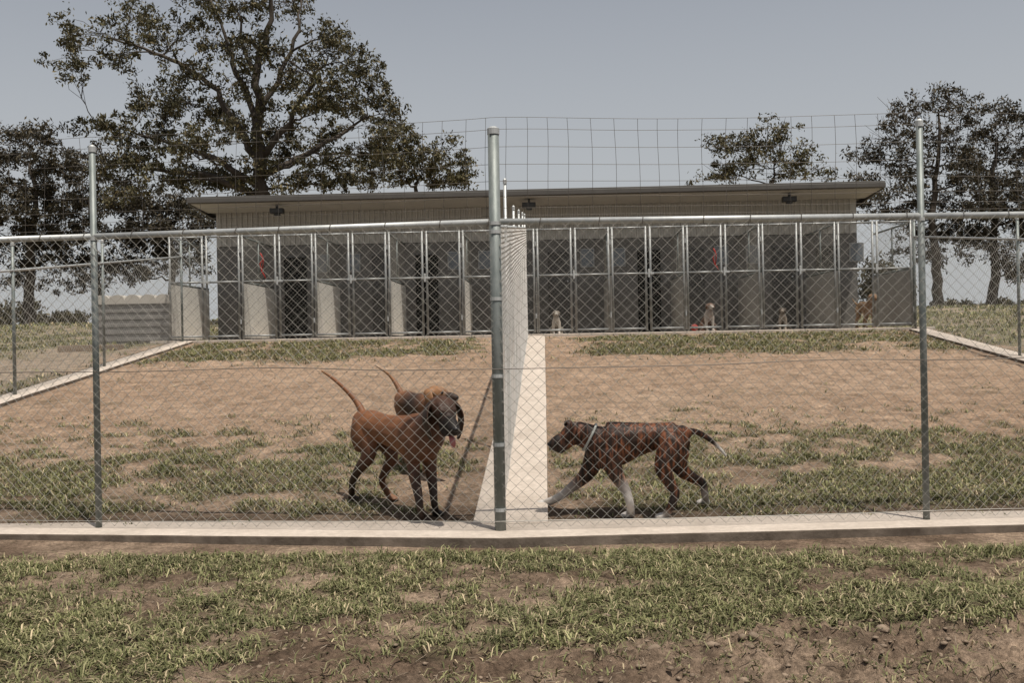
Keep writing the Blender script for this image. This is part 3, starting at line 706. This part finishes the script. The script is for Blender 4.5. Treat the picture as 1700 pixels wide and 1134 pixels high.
r_=(.165,.070,.031); rd=(.085,.036,.019); dk=(.030,.017,.011); blk=(.014,.010,.008); tan=(.24,.125,.06)
def foot(px,py,dz=.018): return G(px,py)+up_(dz)
fw=Vector((.75,-.66,0)); lat=Vector((.66,.75,0))
g0=G(650,850); d1=thing('dog','red brown hound with raised tail standing nearest the fence, tongue out','dog',(g0.x,g0.y,g0.z))
D=Dog(lat)
D.loft([P(598,698,6.58),P(612,706,6.52),P(640,713,6.42),P(668,721,6.32),P(692,727,6.22),P(709,720,6.13),P(719,702,6.07),P(729,686,6.02)],
       [(.055,.065),(.085,.105),(.088,.098),(.105,.125),(.115,.158),(.095,.14),(.08,.11),(.07,.095)],[r_,r_,r_,r_,r_,rd,rd,dk])
for sg in (-1,1):
    h=P(609,712,6.54)+lat*sg*.055; D.loft([h+up_(.03),h-up_(.05),h-up_(.12)],[(.045,.075),(.05,.085),(.035,.06)],[r_,r_,rd])
    h=P(700,728,6.18)+lat*sg*.07; D.loft([h+up_(.06),h-up_(.03),h-up_(.11)],[(.03,.06),(.042,.07),(.035,.05)],[r_,rd,rd])
D.loft([P(604,690,6.56),P(592,667,6.62),P(572,645,6.66),P(552,628,6.7),P(534,616,6.74)],[.028,.021,.016,.012,.008],[r_,r_,r_,r_,tan])
f=foot(584,831); D.leg([P(604,715,6.50),P(613,752,6.45),P(594,782,6.50),P(585,802,6.55),f],[(.055,.08),(.042,.06),(.026,.034),(.021,.026),(.021,.023)],[r_,rd,dk,dk,dk],fw,.028)
f=foot(649,831); D.leg([P(622,715,6.60),P(650,754,6.52),P(641,780,6.57),P(634,800,6.62),f],[(.055,.075),(.042,.055),(.026,.034),(.021,.026),(.021,.023)],[r_,rd,rd,rd,(.18,.09,.05)],fw,.028)
f=foot(702,868); D.leg([P(694,725,6.17),P(686,772,6.17),P(694,820,6.08),P(698,845,6.05),f],[(.05,.08),(.038,.05),(.027,.029),(.022,.024),(.023,.026)],[r_,rd,dk,dk,dk],(.5,-.8,0),.031)
f=foot(724,856); D.leg([P(712,728,6.16),P(714,770,6.2),P(719,812,6.14),P(721,836,6.12),f],[(.05,.07),(.038,.048),(.027,.029),(.022,.024),(.023,.026)],[rd,rd,dk,blk,blk],(.5,-.8,0),.031)
def hound_head(D,C,hf,q,cs,earc,earlen=.18):
    hs=hf.cross(Vector((0,0,1))).normalized(); hu=hs.cross(hf).normalized()
    top,mid,muz=cs
    D.loft([C-hf*.065*q,C-hf*.01*q+hu*.005*q,C+hf*.045*q+hu*.002*q,C+hf*.085*q-hu*.012*q,C+hf*.13*q-hu*.016*q,C+hf*.175*q-hu*.018*q],
           [(.05*q,.05*q),(.066*q,.068*q),(.058*q,.058*q),(.040*q,.044*q),(.036*q,.042*q),(.031*q,.034*q)],[top,top,mid,muz,muz,muz],side=hs)
    for sg in (-1,1):
        D.loft([C+hf*.03*q+hs*sg*.03*q+hu*.045*q,C+hf*.068*q+hs*sg*.034*q+hu*.034*q],[(.018*q,.016*q),(.014*q,.010*q)],mid,side=hs)
        D.loft([C+hf*.075*q+hs*sg*.028*q-hu*.02*q,C+hf*.12*q+hs*sg*.03*q-hu*.045*q,C+hf*.155*q+hs*sg*.022*q-hu*.04*q],[(.016*q,.035*q),(.014*q,.034*q),(.012*q,.022*q)],muz,side=hs)
        e0=C+hs*sg*.06*q+hu*.04*q-hf*.02*q; ol=hs*sg
        k=earlen/.18
        D.loft([e0,e0+ol*.024*q-up_(.03*k),e0+ol*.036*q-up_(.085*k)+hf*.01,e0+ol*.026*q-up_(.14*k)+hf*.025,e0+ol*.012*q-up_(.18*k)+hf*.035],[(.011,.022*q),(.010,.036*q),(.009,.044*q),(.009,.038*q),(.008,.018*q)],[earc]*5,side=ol)
    D.loft([C+hf*.06*q-hu*.05*q,C+hf*.14*q-hu*.066*q],[(.026*q,.018*q),(.018*q,.011*q)],muz,side=hs)
    return hs,hu
hf=Vector((.40,-.82,-.38)).normalized(); C=P(735,682,6.0); q_=1.2
hs,hu=hound_head(D,C,hf,q_,((.085,.038,.021),(.05,.025,.016),blk),dk,.21)
D.finish(d1,m_fur)
for sg in (-1,1): ico(C+hf*.078*q_+hs*sg*.036*q_+hu*.02*q_,(.011,.011,.011),m_eye,'eye',d1)
ico(C+hf*.195*q_-hu*.008,(.024,.024,.018),m_nose,'nose',d1)
def tongue(b_,hf,hs,par,s=1):
    t=MB(); pts=[b_,b_+hf*.02*s-up_(.015*s),b_+hf*.03*s-up_(.04*s),b_+hf*.03*s-up_(.06*s)]; V=[]
    for p,w_ in zip(pts,(.015*s,.018*s,.016*s,.008*s)): V+=[p-hs*w_+hf*.004,p+hs*w_+hf*.004,p+hs*w_-hf*.004,p-hs*w_-hf*.004]
    Fq=[(3,2,1,0)]
    for i in range(3):
        for k in range(4): Fq.append((i*4+k,i*4+(k+1)%4,i*4+4+(k+1)%4,i*4+4+k))
    Fq.append((12,13,14,15)); t.add(V,Fq); t.obj('tongue',m_tongue,par,True)
tongue(C+hf*.15*q_-hu*.062*q_,hf,hs,d1)
# the second hound stands square behind the first, body turned a little away
g0=G(700,780); d2=thing('dog','tan hound with dark saddle standing behind the red brown hound','dog',(g0.x,g0.y,g0.z))
ta=(.17,.078,.038); D=Dog((.55,.83,0)); fw=Vector((.83,-.55,0))
sad=(.035,.02,.014)
D.loft([P(664,662,7.42),P(673,666,7.38),P(687,671,7.3),P(700,675,7.22),P(713,674,7.14),P(722,667,7.08),P(729,660,7.03)],[(.045,.05),(.075,.082),(.076,.082),(.08,.1),(.076,.1),(.058,.07),(.05,.058)],[ta,ta,sad,sad,ta,ta,ta])
D.loft([P(667,655,7.42),P(658,638,7.47),P(645,621,7.5),P(623,606,7.53)],[.023,.018,.014,.009],[ta,ta,tan,(.42,.32,.24)])
for (hx,hy,hd,fx,fy,rear) in ((666,670,7.38,660,776,1),(677,670,7.46,674,772,1),(706,683,7.17,706,789,0),(716,682,7.1,716,790,0)):
    f=foot(fx,fy)
    if rear: D.leg([P(hx,hy,hd),P(hx+6,hy+42,hd-.03),P(fx-6,fy-32,f.y+.04),f],[(.048,.065),(.036,.048),(.022,.024),(.02,.022)],[ta,ta,tan,tan],fw)
    else: D.leg([P(hx,hy,hd),P(hx-3,hy+42,hd+.02),P(fx,fy-34,f.y),f],[(.043,.06),(.034,.043),(.024,.026),(.021,.023)],[ta,ta,tan,tan],fw)
hf=Vector((.86,-.4,-.05)).normalized(); C=P(724,655,7.0)
hs,hu=hound_head(D,C,hf,.88,(tan,tan,dk),tan,.13)
D.finish(d2,m_fur)
for sg in (-1,1): ico(C+hf*.068+hs*sg*.032+hu*.018,(.010,.010,.010),m_eye,'eye',d2)
ico(C+hf*.168-hu*.01,(.016,.016,.012),m_nose,'nose',d2)
g0=G(1060,860); d3=thing('dog','dark brindle short haired dog with white feet walking left along the fence','dog',(g0.x,g0.y,g0.z))
b1=(.074,.035,.018); b2=(.045,.023,.014); wh=(.46,.43,.40); gr=(.28,.25,.23)
D=Dog((0,1,0)); fw=Vector((-1,-.05,0)); lat=Vector((0,1,0))
D.loft([P(1134,721,6.22),P(1120,727,6.2),P(1090,725,6.2),P(1055,730,6.2),P(1022,737,6.2),P(998,737,6.2),P(982,728,6.2),P(966,721,6.19)],
       [(.05,.06),(.08,.1),(.076,.086),(.09,.11),(.10,.142),(.09,.132),(.066,.09),(.058,.077)],[b1,b1,b1,b1,b1,b2,b2,b2])
for sg in (-1,1):
    h=P(1120,742,6.2)+lat*sg*.045; D.loft([h+up_(.01),h-up_(.04),h-up_(.10)],[(.035,.06),(.047,.085),(.034,.058)],b1)
    h=P(1003,748,6.2)+lat*sg*.058; D.loft([h+up_(.04),h-up_(.02),h-up_(.08)],[(.026,.045),(.042,.064),(.034,.048)],b1)
D.loft([P(1138,717,6.22),P(1158,718,6.24),P(1182,733,6.25),P(1194,744,6.255),P(1205,757,6.26)],[.024,.019,.015,.012,.010],[b1,b2,b2,wh,wh])
f=foot(906,840); D.leg([P(992,750,6.25),P(974,787,6.28),P(946,812,6.33),P(926,827,6.37),f],[(.05,.08),(.04,.05),(.028,.031),(.024,.026),(.024,.026)],[b2,b2,gr,wh,wh],fw,.029)
f=foot(1047,859); D.leg([P(1010,752,6.14),P(1022,786,6.13),P(1039,815,6.11),P(1046,838,6.10),f],[(.05,.08),(.04,.05),(.028,.031),(.024,.026),(.024,.026)],[b2,b2,gr,wh,wh],(-.9,-.3,0),.029)
f=foot(1104,862); D.leg([P(1118,735,6.14),P(1102,775,6.10),P(1112,802,6.1),P(1121,820,6.1),P(1113,843,6.09),f],[(.055,.09),(.046,.06),(.030,.037),(.024,.03),(.022,.025),(.023,.025)],[b1,b1,b1,b2,b2,wh],fw,.029)
f=foot(1172,838); D.leg([P(1124,735,6.25),P(1128,775,6.28),P(1149,793,6.32),P(1166,803,6.34),P(1170,822,6.35),f],[(.05,.085),(.04,.055),(.028,.035),(.023,.028),(.020,.023),(.022,.024)],[b1,b1,b1,b2,gr,wh],fw,.029)
hf=Vector((-.86,-.22,-.42)).normalized(); C=P(952,721,6.17); hs=hf.cross(Vector((0,0,1))).normalized(); hu=hs.cross(hf).normalized()
D.loft([C-hf*.05,C,C+hf*.045,C+hf*.075,C+hf*.115,C+hf*.145],[(.054,.058),(.066,.07),(.056,.06),(.042,.046),(.042,.046),(.034,.036)],[b2,b1,b1,b2,blk,blk],side=hs)
for sg in (-1,1):
    D.loft([C+hf*.07+hs*sg*.026-hu*.015,C+hf*.11+hs*sg*.028-hu*.036,C+hf*.14+hs*sg*.02-hu*.03],[(.015,.03),(.015,.032),(.013,.021)],blk,side=hs)
    D.loft([C+hf*.03+hs*sg*.03+hu*.04,C+hf*.06+hs*sg*.032+hu*.03],[(.016,.014),(.012,.010)],b2,side=hs)
    e0=C+hs*sg*.045+hu*.055-hf*.02; ol=hs*sg
    D.loft([e0,e0+ol*.022+hu*.018,e0+ol*.04+hf*.012-up_(.008),e0+ol*.046+hf*.022-up_(.05)],[(.011,.022),(.010,.028),(.009,.026),(.007,.010)],b2,side=Vector((0,0,1)))
D.loft([C+hf*.05-hu*.048,C+hf*.125-hu*.06],[(.028,.018),(.02,.011)],blk,side=hs)
D.finish(d3,m_brin)
for sg in (-1,1): ico(C+hf*.075+hs*sg*.040+hu*.026,(.010,.010,.010),m_eye,'eye',d3)
ico(C+hf*.16+hu*.014,(.018,.02,.015),m_nose,'nose',d3)
cb=MB(); cc_=P(979,726,6.195); ax=(P(966,720,6.19)-P(990,732,6.2)).normalized(); a=Vector((0,1,0)); b__=ax.cross(a).normalized()
V=[];Fq=[];n=28
for k in range(n):
    an=2*math.pi*k/n
    for rr_,o_ in ((1,-.007),(1,.007),(1.04,.007),(1.04,-.007)):
        V.append(cc_+ax*o_+a*math.cos(an)*.068*rr_+b__*math.sin(an)*.092*rr_)
for k in range(n):
    for j in range(4): Fq.append((k*4+j,k*4+(j+1)%4,((k+1)%n)*4+(j+1)%4,((k+1)%n)*4+j))
cb.add(V,Fq); cb.obj('collar',m_collar,d3,True)
# --- small dogs inside the runs
def small_dog(label,px,d,h,c_body,c_head,c_chest,face=(0,-1,0),sit=True):
    z=1.215; g=PX(px,d,z); root=thing('dog',label,'dog',(g.x,d,z)); fw=Vector(face).normalized(); sd=fw.cross(Vector((0,0,1))); D=Dog(sd)
    o=Vector((g.x,d,z)); s=h/.5
    q=lambda f_,l_,u_: o+fw*f_*s+sd*l_*s+Vector((0,0,u_*s))
    if sit:
        D.loft([q(-.16,0,.07),q(-.12,0,.13),q(-.04,0,.22),q(.02,0,.3),q(.05,0,.38)],[(.07*s,.05*s),(.1*s,.09*s),(.085*s,.08*s),(.075*s,.075*s),(.05*s,.05*s)],[c_body,c_body,c_body,c_chest,c_head])
        for sg in (-1,1):
            D.leg([q(.02,sg*.055,.24),q(.03,sg*.06,.12),q(.05,sg*.055,.018)],[.04*s,.026*s,.02*s],[c_chest,c_chest,c_chest],fw,.022*s)
            D.leg([q(-.12,sg*.09,.1),q(-.02,sg*.11,.1),q(-.06,sg*.11,.03),q(.0,sg*.11,.018)],[.05*s,.04*s,.022*s,.02*s],c_body,fw,.022*s)
        D.loft([q(-.17,0,.05),q(-.26,.03,.025),q(-.34,.08,.02)],[.02*s,.015*s,.008*s],c_body)
        hc=q(.07,0,.43)
    else:
        D.loft([q(-.28,0,.33),q(-.2,0,.33),q(-.05,0,.33),q(.08,0,.32),q(.14,0,.38),q(.18,0,.43)],[(.05*s,.06*s),(.07*s,.09*s),(.07*s,.085*s),(.08*s,.11*s),(.06*s,.07*s),(.05*s,.05*s)],[c_body,c_body,c_body,c_chest,c_chest,c_head])
        for f_,sg in ((.08,-1),(.08,1)):
            D.leg([q(f_,sg*.055,.3),q(f_-.01,sg*.06,.17),q(f_,sg*.06,.018)],[.04*s,.026*s,.02*s],[c_body,c_chest,c_chest],fw,.022*s)
            D.leg([q(-.2,sg*.05,.3),q(-.16,sg*.065,.19),q(-.26,sg*.065,.1),q(-.23,sg*.065,.018)],[.055*s,.036*s,.02*s,.018*s],c_body,fw,.022*s)
        D.loft([q(-.29,0,.36),q(-.36,.02,.4),q(-.42,.05,.48)],[.02*s,.015*s,.008*s],c_body)
        hc=q(.22,0,.47)
    hf=(fw+Vector((0,0,-.25))).normalized()
    D.loft([hc-hf*.03*s,hc+hf*.02*s,hc+hf*.07*s,hc+hf*.12*s],[(.05*s,.05*s),(.06*s,.058*s),(.036*s,.036*s),(.026*s,.026*s)],[c_head,c_head,c_chest,c_chest],side=sd)
    for sg in (-1,1):
        e0=hc+sd*sg*.05*s+Vector((0,0,.035*s)); D.loft([e0,e0+sd*sg*.02*s-Vector((0,0,.03*s)),e0+sd*sg*.02*s-Vector((0,0,.08*s))],[(.012*s,.02*s),(.013*s,.028*s),(.01*s,.015*s)],c_head,side=sd)
    D.finish(root,m_fur,.009,3)
    ico(hc+hf*.135*s,(.014*s,.014*s,.012*s),m_nose,'nose',root)
    for sg in (-1,1): ico(hc+hf*.055*s+sd*sg*.03*s+Vector((0,0,.03*s)),(.008*s,)*3,m_eye,'eye',root)
small_dog('small pale dog sitting in the kennel run just right of the dividing fence',924,17.3,.42,(.2,.18,.15),(.18,.155,.13),(.42,.39,.35))
small_dog('brown and white dog sitting behind the mesh near the red ball',1177,17.3,.5,(.09,.045,.028),(.10,.05,.03),(.36,.33,.3),(.25,-1,0))
small_dog('dark dog with pale chest sitting in the ninth kennel run',1300,17.5,.4,(.05,.038,.03),(.05,.038,.03),(.22,.19,.16),(-.3,-1,0))
small_dog('tan dog standing at the mesh of the far right kennel run',1440,17.4,.56,(.16,.10,.055),(.19,.115,.065),(.17,.10,.055),(.12,-1,0),False)
# ------------------------------------------------------------ light
sd=Vector((.2,-.26,1)).normalized(); el=math.asin(sd.z); az=math.atan2(sd.x,sd.y)
ld=bpy.data.lights.new('sun','SUN'); ld.energy=5.0; ld.angle=R(.53); ld.color=(1,.935,.835)
lo=bpy.data.objects.new('sun',ld); COL.objects.link(lo); lo.rotation_euler=sd.to_track_quat('Z','Y').to_euler(); lo.location=(5,-5,20)
w=bpy.data.worlds.new('World'); S.world=w; w.use_nodes=True; N=w.node_tree.nodes; K=w.node_tree.links
sk=N.new('ShaderNodeTexSky'); sk.sky_type='NISHITA'; sk.sun_disc=False; sk.sun_elevation=el; sk.sun_rotation=az; sk.dust_density=2; sk.air_density=1.0; sk.ozone_density=1.0
hs_=N.new('ShaderNodeHueSaturation'); hs_.inputs['Saturation'].default_value=.35; hs_.inputs['Value'].default_value=1
tc=N.new('ShaderNodeTexCoord'); sx=N.new('ShaderNodeSeparateXYZ'); mr=N.new('ShaderNodeMapRange'); mr.inputs['From Min'].default_value=0; mr.inputs['From Max'].default_value=.42; mr.inputs['To Min'].default_value=.9; mr.inputs['To Max'].default_value=0; mr.interpolation_type='SMOOTHSTEP'
K.new(tc.outputs['Generated'],sx.inputs[0]); K.new(sx.outputs['Z'],mr.inputs['Value'])
mx=N.new('ShaderNodeMix'); mx.data_type='RGBA'; K.new(mr.outputs[0],mx.inputs[0]); K.new(hs_.outputs[0],mx.inputs[6]); mx.inputs[7].default_value=(4.7,4.85,4.95,1)
K.new(sk.outputs[0],hs_.inputs['Color']); K.new(mx.outputs[2],N['Background'].inputs[0]); N['Background'].inputs[1].default_value=.102
